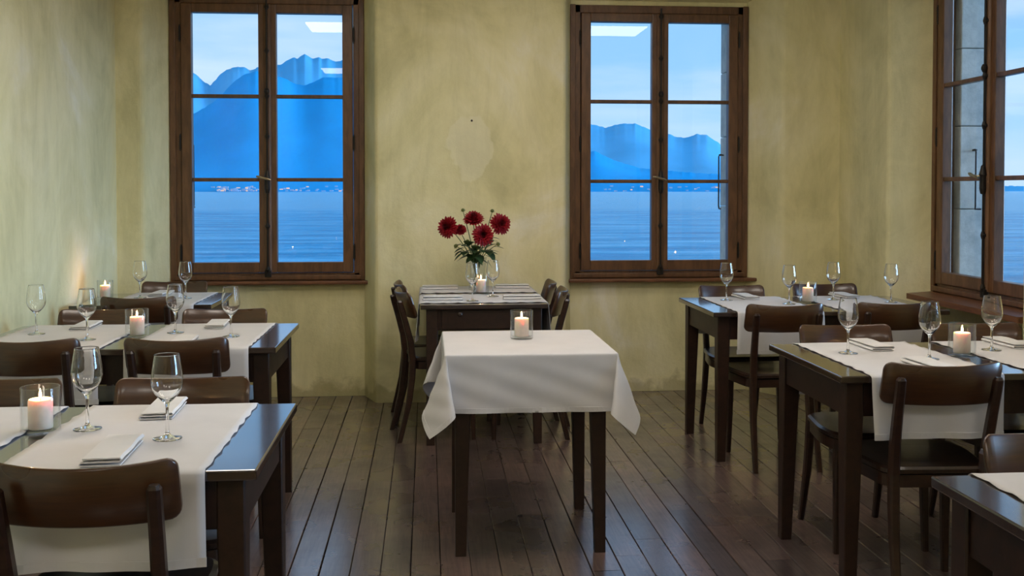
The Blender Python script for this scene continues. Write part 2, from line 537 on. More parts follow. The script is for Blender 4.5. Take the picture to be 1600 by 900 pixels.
# windows (local: x across, -y into the room, origin at centre of niche face)
def make_window(name, loc, rz, hw, zt, sill):
    """hw half width; zt = scale of heights above the bottom glass line"""
    w = empty(name, loc, rz); w['kind'] = 'structure'
    sx = hw / .6085
    Z = lambda z: .885 + (z - .885) * zt if z > .885 else z
    wd = M['window_wood']
    bm = bmesh.new()
    for s in (-1, 1):
        a, b_ = sorted((s * hw, s * .548 * sx))
        box(bm, a, b_, -.012, .08, .765, Z(2.61), bev=.004)
        a, b_ = sorted((s * .583 * sx, s * (hw + .012)))
        box(bm, a, b_, -.022, -.010, .765, Z(2.612), bev=.004)
    box(bm, -hw, hw, -.012, .08, Z(2.556), Z(2.61), bev=.004)
    box(bm, -hw, hw, -.012, .08, .745, .815, bev=.004)
    box(bm, -hw + .01, hw - .01, -.03, -.012, .770, .800, bev=.005)
    link('window_frame', bm, wd, w)
    zb = [(.885, 1.409), (1.433, 1.948), (1.972, 2.495)]
    for s in (-1, 1):
        sash = None
        bm = bmesh.new()
        xo, xi, xg, xm = s * .545 * sx, s * .004, s * .48 * sx, s * .057 * sx
        a, b_ = sorted((xo, xg)); box(bm, a, b_, -.03, .03, .818, Z(2.553), bev=.005)
        a, b_ = sorted((xi, xm)); box(bm, a, b_, -.03, .03, .818, Z(2.553), bev=.005)
        a, b_ = sorted((xg, xm))
        box(bm, a, b_, -.028, .03, .818, .885, bev=.004)
        box(bm, a, b_, -.028, .03, Z(2.495), Z(2.553), bev=.004)
        sash = link('sash', bm, wd, w)
        for z0, z1 in zip(zb, zb[1:]):
            link('glazing_bar', BOX(a, b_, -.022, .02, Z(z0[1]), Z(z1[0]), bev=.004), wd, sash)
        for z0, z1 in zb:
            bm = bmesh.new()
            vs = [bm.verts.new(p) for p in ((a - .004, .004, Z(z0) - .004), (b_ + .004, .004, Z(z0) - .004), (b_ + .004, .004, Z(z1) + .004), (a - .004, .004, Z(z1) + .004))]
            bm.faces.new(vs)
            link('pane', bm, M['pane'], sash)
        for zz in (.95, 1.66, 2.36):
            bm = bmesh.new()
            tube(bm, [(s * .553 * sx, -.028, zz - .045), (s * .553 * sx, -.028, zz + .045)], .0065, 8)
            tube(bm, [(s * .553 * sx, -.028, zz - .055), (s * .553 * sx, -.028, zz - .045)], .004, 8)
            tube(bm, [(s * .553 * sx, -.028, zz + .045), (s * .553 * sx, -.028, zz + .055)], .004, 8)
            link('hinge', bm, M['iron'], sash)
    # moulded cover strip where the sashes meet
    bm = bmesh.new()
    prof = [(-.026, -.028), (-.024, -.038), (-.012, -.046), (.012, -.046), (.024, -.038), (.026, -.028)]
    loft(bm, [[(x_, y_, .822) for x_, y_ in prof], [(x_, y_, Z(2.55)) for x_, y_ in prof]])
    link('cover_strip', bm, wd, w)
    # espagnolette bolt
    bm = bmesh.new()
    tube(bm, [(0, -.054, .80), (0, -.054, Z(2.585))], .0062, 8)
    for zz in (.84, 1.12, 1.70, 1.96, 2.25, 2.53):
        tube(bm, [(0, -.054, Z(zz) - .02), (0, -.054, Z(zz)), (0, -.054, Z(zz) + .02)], [.008, .013, .008], 10)
        box(bm, -.016, .016, -.053, -.045, Z(zz) - .008, Z(zz) + .008, bev=.002)
    lathe(bm, [(0, 1.965), (.010, 1.968), (.017, 1.985), (.017, 1.995), (.010, 2.010), (0, 2.012)], 12, cx=0, cy=-.056)
    box(bm, -.02, .02, -.058, -.03, .79, .835, bev=.004)
    rod = link('espagnolette_bolt', bm, M['iron'], w)
    bm = bmesh.new()
    lathe(bm, [(0, 1.33), (.012, 1.335), (.017, 1.36), (.016, 1.42), (.020, 1.435), (.015, 1.455), (.010, 1.48), (0, 1.49)], 14, cx=0, cy=-.058)
    link('lock_case', bm, M['iron'], rod)
    bm = bmesh.new()
    tube(bm, [(0, -.065, 1.425), (-.012, -.085, 1.428), (-.03, -.10, 1.432)], [.006, .006, .006], 8)
    tube(bm, [(.028, -.10, 1.418), (.01, -.103, 1.424), (-.015, -.104, 1.43), (-.04, -.103, 1.437), (-.062, -.10, 1.442)], [.005, .0085, .0075, .010, .006], 10)
    link('handle', bm, M['brass'], rod)
    bm = bmesh.new()
    if sill == 'thin':
        box(bm, -hw - .035, hw + .075, -.075, -.0, .742, .765, bev=.006)
    else:
        poly = [(-hw + .0, .0), (-hw + .105, -.225), (hw + .0, -.225), (hw, .0)]
        poly = round_poly(poly, .01, {1, 2})
        prism(bm, poly, .735, .765)
    link('window_sill', bm, M['sill_wood'], w)
    return w

make_window('window_1', (-1.0255, YN, 0), 0, .6085, 1.0, 'thin')
make_window('window_2', (1.5515, YN, 0), 0, .5915, .984, 'thin')
for i, c_ in enumerate(W3C):
    # facing -X into the room: local -y -> world -x
    make_window('window_%d' % (3 + i), (XN + .005, c_, 0), -PI / 2, .6085, .99, 'deep')

# shutter hooks outside
def hook(loc, rz, H, label):
    bm = bmesh.new()
    tube(bm, [(0, 0, 0), (0, -.03, .0), (0, -.034, -.01), (0, -.034, -H + .02), (0, -.03, -H), (.035, -.03, -H)], .005, 8)
    lathe(bm, [(0, -.004), (.014, -.002), (.014, .006), (0, .010)], 12, cx=0, cy=-.02)
    o = link('shutter_hook', bm, M['iron'], None, loc=loc)
    o.rotation_euler = (0, 0, rz)
    tag(o, label, 'hook')
hook((3.115, 5.63, 1.58), 0, .335, 'dark iron shutter hook on the stone jamb outside the right-hand window')
hook((2.047, 6.95, 1.595), -PI / 2, .37, 'dark iron shutter hook on the stone strip outside the middle window')
hook((-1.575, 6.95, 1.66), PI / 2, .42, 'dark iron shutter hook outside the left edge of the left window')

# ceiling lights (behind the picture's top edge, partly mirrored in the panes; middle column added unseen as fill)
lamp0 = empty('ceiling_light', (0, 0, ZC), 0, label='square white ceiling light panel above the tables', cat='lamp', group='ceiling light panels')
link('lamp_frame', BOX(-.33, .33, -.33, .33, -.05, 0, bev=.006), M['lamp_frame'], lamp0)
link('diffuser', BOX(-.30, .30, -.30, .30, -.056, -.0502), M['lamp'], lamp0)
LP = [(-.85, 3.35), (1.85, 3.35), (-1.08, -.35), (1.85, -.35), (.5, 3.35), (.5, -.35), (.5, 4.9)]
LW = ['the second table of the left row', 'the middle table of the right row', 'the floor behind the camera on the left', 'the floor behind the camera on the right',
      'the front edge of the centre table, added for fill light', 'the floor behind the camera in the middle, added for fill light', 'the near edge of the dahlia table, added for fill light']
for i, (lx, ly) in enumerate(LP):
    o = lamp0 if i == 0 else copy_tree(lamp0)
    o.location = (lx, ly, ZC)
    o['label'] = 'square white ceiling light panel above ' + LW[i]

# nail in the pier
bm = bmesh.new()
tube(bm, [(0, 0, 0), (0, -.012, .001)], .003, 8); tube(bm, [(0, -.011, .001), (0, -.014, .001)], .007, 10)
tag(link('nail', bm, M['iron'], None, loc=(.285, YF - .0, 1.794)), 'small dark nail in the bare plaster above the flowers', 'nail')

# ================================================================== FURNITURE
def make_table(x0, x1, y0, y1, h, label, overhang=.03, drawer=False, leg_top=.062, leg_bot=.042):
    cx, cy = (x0 + x1) / 2, (y0 + y1) / 2
    hx, hy = (x1 - x0) / 2, (y1 - y0) / 2
    t_ = empty('dining_table', (cx, cy, 0), 0, label=label, cat='table')
    bm = bmesh.new()
    box(bm, -hx, hx, -hy, hy, h - .024, h, bev=.004)
    link('tabletop', bm, M['table_top'], t_)
    ox, oy = hx - overhang, hy - overhang
    for sx in (-1, 1):
        for sy in (-1, 1):
            bm = bmesh.new()
            zt = h - .0245
            def c_(w): return (sx * (ox - w / 2), sy * (oy - w / 2))
            P = []
            for z, w in ((zt, leg_top), (h - .15, leg_top), (0.0, leg_bot)):
                q = c_(w); P.append((q[0], q[1], z))
            bar(bm, P[::-1], [leg_bot, leg_top, leg_top], [leg_bot, leg_top, leg_top], .06)
            link('leg', bm, M['table'], t_)
    za, zb_ = h - .14, h - .0245
    lt = leg_top
    for s in (-1, 1):
        a, b_ = sorted((s * (oy - .008), s * (oy - .03)))
        link('apron', BOX(-ox + lt, ox - lt, a, b_, za, zb_), M['table'], t_)
        a, b_ = sorted((s * (ox - .008), s * (ox - .03)))
        link('apron', BOX(a, b_, -oy + lt, oy - lt, za, zb_), M['table'], t_)
    if drawer:
        d = link('drawer', BOX(-ox + lt + .02, ox - lt - .02, -oy - .004, -oy + .0078, za + .008, zb_ - .008, bev=.002), M['table'], t_)
        bm = bmesh.new()
        tube(bm, [(-.13, -oy - .004, zb_ - .028), (-.13, -oy - .012, zb_ - .028), (-.13, -oy - .022, zb_ - .028), (-.13, -oy - .027, zb_ - .028)], [.006, .007, .013, .006], 12)
        link('knob', bm, M['table'], d)
    return t_

TH = .75
make_table(-1.56, -.368, 2.235, 2.93, TH, 'dark brown table in the left foreground, with the largest candle glass')
make_table(-1.79, -.58, 3.98, 4.70, TH, 'dark brown table second from the front in the left row')
make_table(-1.865, -1.135, 5.50, 6.14, TH, 'small dark brown table in the far left corner of the room')
make_table(-.035, .640, 5.38, 6.46, TH, 'dark brown table with the dahlias against the wall between the windows', drawer=True)
make_table(.072, .693, 3.722, 4.343, TH, 'small table with tapered legs under the square white cloth in the centre', leg_top=.058, leg_bot=.040)
make_table(1.408, 2.62, 4.934, 5.64, TH, 'dark brown table at the back right in front of the middle window')
make_table(1.335, 2.54, 3.205, 3.905, TH, 'dark brown table in the middle of the right row, largest full table there')
make_table(1.06, 2.25, 1.36, 2.07, TH, 'dark brown table cut off by the bottom right corner of the photo')

# ---- chair prototype: faces +y
def make_chair():
    c_ = empty('dining_chair')
    wd = M['chair']
    # seat: rounded trapezoid, slightly dished
    out = round_poly([(-.172, -.185), (.172, -.185), (.212, .06), (.195, .195), (-.195, .195), (-.212, .06)], .06, None, 5)
    bm = bmesh.new()
    rings = []
    for inset, z in ((.012, .434), (.0, .440), (.0, .453), (.010, .460)):
        rings.append([(x_ * (1 - inset * 5), (y_ - .0) * (1 - inset * 5), z) for x_, y_ in out])
    R = loft(bm, rings, cap=False)
    bm.faces.new(R[0][::-1])
    inner = [bm.verts.new((v.co.x * .6, v.co.y * .6, .4575)) for v in R[-1]]
    n_ = len(inner)
    for i in range(n_):
        j = (i + 1) % n_
        bm.faces.new((R[-1][i], R[-1][j], inner[j], inner[i]))
    bm.faces.new(inner)
    link('seat', bm, M['chair_seat'], c_)
    bm = bmesh.new()
    fr = [(x_ * .96, y_ * .96) for x_, y_ in out]
    fi = [(x_ * .86, y_ * .86) for x_, y_ in out]
    loop = [[(a[0], a[1], .393), (a[0], a[1], .4335), (b_[0], b_[1], .4335), (b_[0], b_[1], .393)] for a, b_ in zip(fr, fi)]
    loft(bm, loop + [loop[0]], cap=False)
    bmesh.ops.remove_doubles(bm, verts=bm.verts, dist=1e-5)
    link('seat_frame', bm, wd, c_)
    # front legs
    for s in (-1, 1):
        bm = bmesh.new()
        bar(bm, [(s * .172, .140, 0), (s * .168, .135, .2), (s * .165, .130, .432)], [.023, .029, .034], [.023, .029, .034], .2)
        link('leg', bm, wd, c_)
    # rear legs running up into the back posts
    for s in (-1, 1):
        bm = bmesh.new()
        P, Wd, D = [], [], []
        for z, y_, w in ((0, -.262, .025), (.10, -.236, .028), (.22, -.208, .032), (.34, -.193, .035), (.44, -.187, .036),
                         (.54, -.199, .034), (.64, -.224, .032), (.72, -.247, .031), (.755, -.2555, .030), (.764, -.2575, .020)):
            xx = .148 + .010 * abs(z - .44) / .44
            P.append((s * xx, y_, z)); Wd.append(w * .92); D.append(w)
        bar(bm, P, Wd, D, .22)
        link('leg', bm, wd, c_)
    # curved backrest board
    bm = bmesh.new()
    w, h_, th_, bow = .382, .133, .013, .050
    rings = []
    NU = 28
    for i in range(NU + 1):
        u = -1 + 2 * i / NU
        # denser near the ends
        u = math.sin(u * PI / 2)
        x_ = u * w / 2
        r_ = .026
        dx = max(0, abs(x_) - (w / 2 - r_))
        cut = r_ - math.sqrt(max(0, r_ * r_ - dx * dx))
        cut = min(cut, h_ / 2 - .004)
        yb_ = bow * u * u
        top_z = .799 - cut + .012 * u * u
        bot_z = .800 - h_ + cut
        def yz(z): return -.238 + yb_ - (z - .735) * .30
        c1 = .004
        ring = [(x_, yz(bot_z) - th_ / 2 + c1, bot_z), (x_, yz(bot_z) - th_ / 2, bot_z + c1), (x_, yz(top_z) - th_ / 2, top_z - c1), (x_, yz(top_z) - th_ / 2 + c1, top_z),
                (x_, yz(top_z) + th_ / 2 - c1, top_z), (x_, yz(top_z) + th_ / 2, top_z - c1), (x_, yz(bot_z) + th_ / 2, bot_z + c1), (x_, yz(bot_z) + th_ / 2 - c1, bot_z)]
        rings.append(ring)
    loft(bm, rings)
    br = link('backrest', bm, M['chair_back'], c_, smooth=True)
    # stretchers
    return c_

chair0 = make_chair()
used = [False]
def chair(x, y, rz, label, zs=1.0):
    """x,y = where the middle of the backrest's top edge is"""
    o = chair0 if not used[0] else copy_tree(chair0)
    used[0] = True
    R = Matrix.Rotation(math.radians(rz), 2)
    off = R @ Vector((0, -.255))
    o.location = (x - off.x, y - off.y, 0)
    o.rotation_euler = (0, 0, math.radians(rz))
    o.scale = (1, 1, zs)
    tag(o, label, 'chair', 'dining chairs around the tables')
    return o

chair(-.705, 2.105, 0, 'dark wooden chair seen from behind in the bottom left corner', .995)
chair(-.708, 3.085, 180, 'brown chair on the far side of the left foreground table, behind two wine glasses')
chair(-1.245, 3.10, 180, 'brown chair cut by the left photo edge, far side of the foreground table')
chair(-.934, 3.855, 0, 'dark chair seen from behind at the second left table, between candle and white runner', .998)
chair(-1.475, 3.855, 0, 'dark chair seen from behind at the left photo edge, second left table')
chair(-.926, 4.84, 180, 'brown chair on the far side of the second left table, right of its candle')
chair(-1.487, 4.875, 180, 'brown chair on the far side of the second left table, left of its candle')
chair(-1.486, 5.37, 0, 'dark chair seen from behind on the near side of the far left corner table')
chair(-1.504, 6.31, 180, 'brown chair under the left window on the far side of the corner table')
chair(-.168, 5.64, -81, 'nearer of the two chairs left of the dahlia table')
chair(-.19, 6.10, -85, 'farther chair left of the dahlia table, mostly hidden behind the nearer one')
chair(.775, 5.64, 82, 'nearer of the two chairs right of the dahlia table')
chair(.768, 6.10, 85, 'farther chair right of the dahlia table, closest to the wall')
chair(1.723, 4.76, 0, 'dark chair seen from behind at the back right table, nearest the room centre')
chair(2.285, 4.79, 0, 'dark chair seen from behind at the back right table, towards the right wall')
chair(1.740, 5.79, 180, 'brown chair directly under the sill of the middle window, far side of back table')
chair(2.315, 5.85, 180, 'brown chair in the far right corner behind the back table candle')
chair(1.640, 3.085, -3, 'large dark chair seen from behind in front of the right white runner', 1.0)
chair(2.215, 3.09, 0, 'chair beyond the right photo edge, near side of the right middle table')
chair(1.690, 4.065, 180, 'brown chair on the far side of the right middle table, left of its three glasses')
chair(2.245, 4.07, 180, 'brown chair on the far side of the right middle table, behind the candle')
chair(1.422, 2.215, 180, 'brown chair cut by the right photo edge behind the corner table')

# ================================================================== CLOTHS
def runner(x0, x1, y0, y1, drop, label, h=TH, axis='y', seed=0, skew=0.0):
    """cloth strip laid over the table between y0 and y1, hanging down on both sides"""
    rnd = random.Random(seed)
    ph = [rnd.uniform(0, 6.28) for _ in range(6)]
    L = y1 - y0
    r_ = .006
    stations = []
    nd = 10
    for i in range(nd + 1):
        s = i / nd
        stations.append((-r_ - .004, h - drop + (drop - r_) * s, 'n', drop * (1 - s)))
    stations.append((-r_ * .7 - .002, h - .001, 'e', 0))
    nt_ = 34
    for i in range(nt_ + 1):
        stations.append((.004 + (L - .008) * i / nt_, h + .0022, 't', 0))
    stations.append((L + r_ * .7 + .002, h - .001, 'e', 0))
    for i in range(nd + 1):
        s = 1 - i / nd
        stations.append((L + r_ + .004, h - drop + (drop - r_) * s, 'f', drop * (1 - s)))
    NU = 22
    bm = bmesh.new()
    grid = []
    for k_, (py, pz, kind, dd) in enumerate(stations):
        rowv = []
        for j in range(NU + 1):
            u = j / NU
            xx = x0 + (x1 - x0) * u
            along = py * 34
            if j in (0, NU):
                xx += .0022 * math.sin(along * 1.9 + ph[0] + j)
            xx += skew * (py - L / 2)
            yy, zz = py, pz
            if kind == 't':
                zz += .0004 * (1 + math.sin(py * 21 + u * 7 + ph[2]))
                if j in (0, NU):
                    zz += max(0, .0028 * math.sin(py * 75 + ph[1] + j))
            elif kind in 'nf':
                sgn = -1 if kind == 'n' else 1
                yy += sgn * (.008 * (dd / drop) * (1 + math.sin(u * 9 + ph[3]) * .8) + .004 * (dd / drop) * math.sin(u * 19 + ph[4] + dd * 9))
                xx += .010 * (dd / drop) * (u - .5) * math.sin(ph[5])
            if axis == 'y': p = (xx, y0 + yy, zz)
            else: p = (y0 + yy, xx, zz)
            rowv.append(bm.verts.new(p))
        grid.append(rowv)
    for a, b_ in zip(grid, grid[1:]):
        for j in range(NU):
            bm.faces.new((a[j], a[j + 1], b_[j + 1], b_[j]))
    o = link('table_runner', bm, M['linen'], None, smooth=True)
    md = o.modifiers.new('thickness', 'SOLIDIFY'); md.thickness = .0014; md.offset = 0
    # hems at the two ends
    for (py, sg) in ((0, -1), (L, 1)):
        bm = bmesh.new()
        rings = []
        for j in range(NU + 1):
            v = grid_pos = (stations[0] if sg < 0 else stations[-1])
            u = j / NU
            xx = x0 + (x1 - x0) * u + skew * (v[0] - L / 2) + .010 * (u - .5) * math.sin(ph[5])
            yy = v[0] + sg * (.008 * (1 + math.sin(u * 9 + ph[3]) * .8) + .004 * math.sin(u * 19 + ph[4] + drop * 9))
            z_ = h - drop
            q = [(yy - .0018, z_), (yy + .0018, z_), (yy + .0016, z_ + .02), (yy - .0016, z_ + .02)]
            rings.append([(xx, y0 + a, b_) if axis == 'y' else (y0 + a, xx, b_) for a, b_ in q])
        loft(bm, rings)
        link('hem', bm, M['linen'], o, smooth=False)
    tag(o, label, 'table runner', 'white linen table runners')
    return o

DR = .205
runner(-.93, -.475, 2.235, 2.93, DR, 'white runner on the left foreground table, hanging beside the bottom left chair', seed=1)
runner(-1.45, -.995, 2.235, 2.93, DR, 'white runner at the left photo edge, left of the foreground candle', seed=2)
runner(-1.148, -.68, 3.98, 4.70, DR, 'white runner on the second left table, right of its candle', seed=3)
runner(-1.74, -1.24, 3.98, 4.70, DR, 'white runner on the second left table, between the wall and its candle', seed=4)
runner(-1.69, -1.225, 5.50, 6.14, DR, 'white runner on the small table in the far left corner', seed=5)
runner(5.45, 5.885, -.035, .64, DR, 'nearer white runner across the dahlia table', axis='x', seed=6)
runner(5.99, 6.40, -.035, .64, DR, 'farther white runner across the dahlia table, beside the wall', axis='x', seed=7)
runner(1.525, 1.967, 4.934, 5.64, DR, 'white runner on the back right table, left of its candle', seed=8)
runner(2.07, 2.52, 4.934, 5.64, DR, 'white runner on the back right table, right of its candle', seed=9)
runner(1.435, 1.885, 3.205, 3.905, DR, 'white runner on the right middle table, hanging behind the large chair', seed=10)
runner(1.995, 2.45, 3.205, 3.905, DR, 'white runner on the right middle table, cut by the right photo edge', seed=11)
runner(1.15, 1.60, 1.36, 2.07, DR, 'white runner on the table in the bottom right corner', seed=12)

# square cloth of the centre table: flat panels, the corner cloth folded into pointed pleats
def square_cloth():
    cx, cy = .3825, 4.0325
    hx = .3135
    drop = .2165
    r_ = .007
    out_ = [hx + drop * (i / 14) for i in range(14, 0, -1)]
    out_ += [hx + r_ * 1.57 * k_ for k_ in (.75, .5, .25, 0)]
    inn = [hx * (1 - (i / 8) ** 1.0) for i in range(1, 9)]
    half = out_ + inn            # from the hem to the centre
    line = [-v for v in half] + [v for v in half[::-1]][1:]
    n = len(line)
    top = TH + .0035
    bm = bmesh.new()
    def place(u, v):
        au, av = max(0, abs(u) - hx), max(0, abs(v) - hx)
        su, sv = (1 if u > 0 else -1), (1 if v > 0 else -1)
        bx, by = max(-hx, min(hx, u)), max(-hx, min(hx, v))
        rho = math.hypot(au, av)
        if rho < 1e-9: return (u, v, top + .0003 * math.sin(u * 40) * math.sin(v * 33))
        phi = math.atan2(av, au)                       # 0: side panel, 90: front or back panel
        f = phi / (PI / 2)
        hang = max(0, rho - r_ * 1.57)
        th = min(rho / r_, PI / 2)
        nx, ny = su * math.cos(phi), sv * math.sin(phi)
        x_ = bx + nx * r_ * math.sin(th); y_ = by + ny * r_ * math.sin(th); z_ = top - r_ * (1 - math.cos(th))
        dg = Vector((su, sv)) / math.sqrt(2)
        tg = Vector((su, -sv)) / math.sqrt(2)          # towards the side panel
        tau = 2 * PI * f
        ry, rx = .125, .33
        flare = .03
        if 0 < f < 1:
            h = dg * (ry * (1 - math.cos(tau))) + tg * (rx * math.sin(tau))
            h += Vector((nx, ny)) * flare * .4
        else:
            h = Vector((nx, ny)) * flare
            along = v if f == 0 else u
            h += Vector((nx, ny)) * (.022 * math.sin(along * 13 + su + 2 * sv) + .012 * math.sin(along * 31 + 1)) * min(1, hang / .1)
            if f == 1 and sv < 0:
                h += Vector((0, -1)) * .012 * math.exp(-((along - .035) / .006) ** 2)
        L2 = min(.9, h.length_squared)
        x_ += h.x * hang; y_ += h.y * hang; z_ -= math.sqrt(1 - L2) * hang
        wr = .0016 * min(1, hang / .05) * math.sin(u * 27 + v * 19 + z_ * 55)
        x_ += nx * wr; y_ += ny * wr
        return (x_, y_, z_)
    vs = [[bm.verts.new(place(u, v)) for v in line] for u in line]
    for i in range(n - 1):
        for j in range(n - 1):
            bm.faces.new((vs[i][j], vs[i + 1][j], vs[i + 1][j + 1], vs[i][j + 1]))
    o = link('tablecloth', bm, M['linen'], None, smooth=True, loc=(cx, cy, 0))
    if o.data.polygons[0].normal is not None:
        pass
    s_ = o.modifiers.new('smooth', 'SUBSURF'); s_.levels = 1; s_.render_levels = 1
    md = o.modifiers.new('thickness', 'SOLIDIFY'); md.thickness = .0014; md.offset = 0
    # stitched hem round the border
    bm = bmesh.new()
    rim = hx + drop
    loop = []
    K = 60
    for (ax, ay), (bx_, by_) in zip(((-1, -1), (1, -1), (1, 1), (-1, 1)), ((1, -1), (1, 1), (-1, 1), (-1, -1))):
        for i in range(K):
            q = i / K
            loop.append((ax + (bx_ - ax) * q, ay + (by_ - ay) * q))
    rings = []
    for (a, b_) in loop:
        p0 = Vector(place(a * rim, b_ * rim)); p1 = Vector(place(a * (rim - .018), b_ * (rim - .018)))
        m_ = max(abs(a), abs(b_))
        nrm = Vector((a if abs(a) == m_ else 0, b_ if abs(b_) == m_ else 0, 0)).normalized() * .0016
        rings.append([p0 + nrm, p1 + nrm, p1 - nrm, p0 - nrm])
    loft(bm, rings + [rings[0]], cap=False)
    bmesh.ops.remove_doubles(bm, verts=bm.verts, dist=1e-6)
    link('hem', bm, M['linen'], o, smooth=False)
    tag(o, 'square white tablecloth with pointed corners hanging over the centre table', 'tablecloth')
square_cloth()

# ---- napkins (long axis y)
def make_napkin(rolled=False):
    bm = bmesh.new()
    L = .215; w = .085
    # folded cloth: a flattened spiral section swept along y
    t_ = .0034
    def section(j):
        wob = .0012 * math.sin(j * 1.3)
        pts = []
        x0, x1 = -w / 2, w / 2
        layers = 3
        z = .0005
        path = [(x1 - .002, z)]
        path += [(x0 + .003, z), (x0, z + .0035), (x0 + .003, z + .007), (x1 - .003, z + .0075 + wob), (x1 + .0005, z + .011 + wob), (x1 - .003, z + .0145 + wob), (x0 + .006, z + .014)]
        return path
    rings = []
    NJ = 8
    for j in range(NJ + 1):
        y_ = -L / 2 + L * j / NJ
        path = section(j)
        upper = [(a, b_ + t_) for a, b_ in path]
        # offset polygon (simple thick polyline)
        left, right = [], []
        for i, p in enumerate(path):
            a = Vector(path[max(0, i - 1)]); b_ = Vector(path[min(len(path) - 1, i + 1)])
            d_ = (b_ - a).normalized(); nrm = Vector((-d_.y, d_.x)) * (t_ * .42)
            left.append((p[0] + nrm.x, max(0, p[1] + nrm.y + .0015))); right.append((p[0] - nrm.x, max(0, p[1] - nrm.y + .0015)))
        poly = left + right[::-1]
        rings.append([(a, y_, b_) for a, b_ in poly])
    loft(bm, rings)
    o = link('napkin', bm, M['napkin'])
    return o
nap0 = make_napkin(); usedn = [False]
def napkin(x, y, rz, label, z=TH + .0045, sc=(1, 1, 1)):
    o = nap0 if not usedn[0] else copy_tree(nap0)
    usedn[0] = True
    o.location = (x, y, z); o.rotation_euler = (0, 0, math.radians(rz)); o.scale = sc
    tag(o, label, 'napkin', 'folded white napkins')
napkin(-.712, 2.835, 3, 'folded napkin behind the right glass on the left foreground table')
napkin(-.712, 2.380, 3, 'folded napkin nearest the camera, above the bottom left chair back', sc=(1.02, 1.05, 1.1))
napkin(-1.485, 4.60, 3, 'folded napkin left of the candle on the second left table')
napkin(-.925, 4.60, 4, 'folded napkin right of the candle on the far half of the second left table')
napkin(-.955, 4.10, 3, 'folded napkin just behind the chair back at the second left table')
napkin(-1.52, 6.0, -3, 'folded napkin on the far left corner table')
napkin(.085, 5.60, 90, 'folded napkin at the near left corner of the dahlia table', sc=(.9, 1, 1.2))
napkin(.52, 5.61, 90, 'folded napkin at the near right corner of the dahlia table', sc=(.9, .95, 1.2))
napkin(.08, 6.22, 90, 'folded napkin at the back left of the dahlia table, by the wall', sc=(.9, 1, 1.2))
napkin(.52, 6.25, 90, 'folded napkin at the back right of the dahlia table, by the wall', sc=(.9, .95, 1.2))
napkin(1.765, 5.56, 3, 'folded napkin beside the leftmost glass on the back right table')
napkin(2.335, 5.57, 3, 'folded napkin right of the candle on the back right table')
napkin(1.690, 3.78, 2, 'folded napkin behind the left glass on the right middle table')
napkin(1.70, 3.345, 3, 'folded napkin just above the large chair back on the right middle table')
napkin(2.245, 3.79, 2, 'folded napkin at the right photo edge beyond the right middle candle')

# ---- wine glasses
def make_wineglass():
    bm = bmesh.new()
    outer = [(0, 0), (.033, 0), (.0345, .0012), (.033, .0026), (.018, .0052), (.0075, .0095), (.0042, .018), (.0036, .045), (.0038, .075), (.0062, .086),
             (.016, .0955), (.0275, .108), (.0345, .121), (.0375, .134), (.0372, .148), (.0348, .168), (.0312, .190), (.02935, .2025), (.0291, .2040), (.0288, .2050)]
    inner = [(.0284, .2050), (.0281, .2040), (.02835, .2025), (.0302, .190), (.0338, .168), (.0362, .148), (.0365, .134), (.0334, .1215), (.0262, .109), (.0145, .0975), (.006, .0925), (0, .091)]
    lathe(bm, outer + inner, 36)
    return link('wine_glass', bm, M['glass'], smooth=True)
gl0 = make_wineglass(); usedg = [False]
def wineglass(x, y, label, z=TH + .0045, rz=0):
    o = gl0 if not usedg[0] else copy_tree(gl0)
    usedg[0] = True
    o.location = (x, y, z); o.rotation_euler = (0, 0, rz)
    tag(o, label, 'wine glass', 'empty stemmed wine glasses')
wineglass(-.850, 2.634, 'wine glass just right of the candle on the left foreground table')
wineglass(-.625, 2.516, 'wine glass nearest the camera, right one on the left foreground table')
wineglass(-1.621, 4.398, 'leftmost wine glass in the photo, against the left wall')
wineglass(-1.357, 4.213, 'wine glass left of the candle on the second left table')
wineglass(-1.054, 4.390, 'wine glass right beside the candle on the second left table')
wineglass(-.800, 4.256, 'rightmost wine glass on the second left table')
wineglass(-1.592, 5.839, 'wine glass by the candle on the far left corner table')
wineglass(-1.332, 5.784, 'wine glass on the right half of the far left corner table')
wineglass(.244, 5.522, 'wine glass left of the candle on the dahlia table')
wineglass(.369, 5.745, 'wine glass right of the candle on the dahlia table')
wineglass(1.622, 5.440, 'leftmost wine glass on the back right table')
wineglass(1.896, 5.230, 'wine glass left of the candle on the back right table')
wineglass(2.214, 5.423, 'wine glass right of the candle on the back right table')
wineglass(2.471, 5.274, 'rightmost wine glass on the back right table')
wineglass(1.541, 3.634, 'leftmost wine glass on the right middle table')
wineglass(1.776, 3.486, 'wine glass left of the candle on the right middle table')
wineglass(2.108, 3.662, 'wine glass right of the candle on the right middle table')

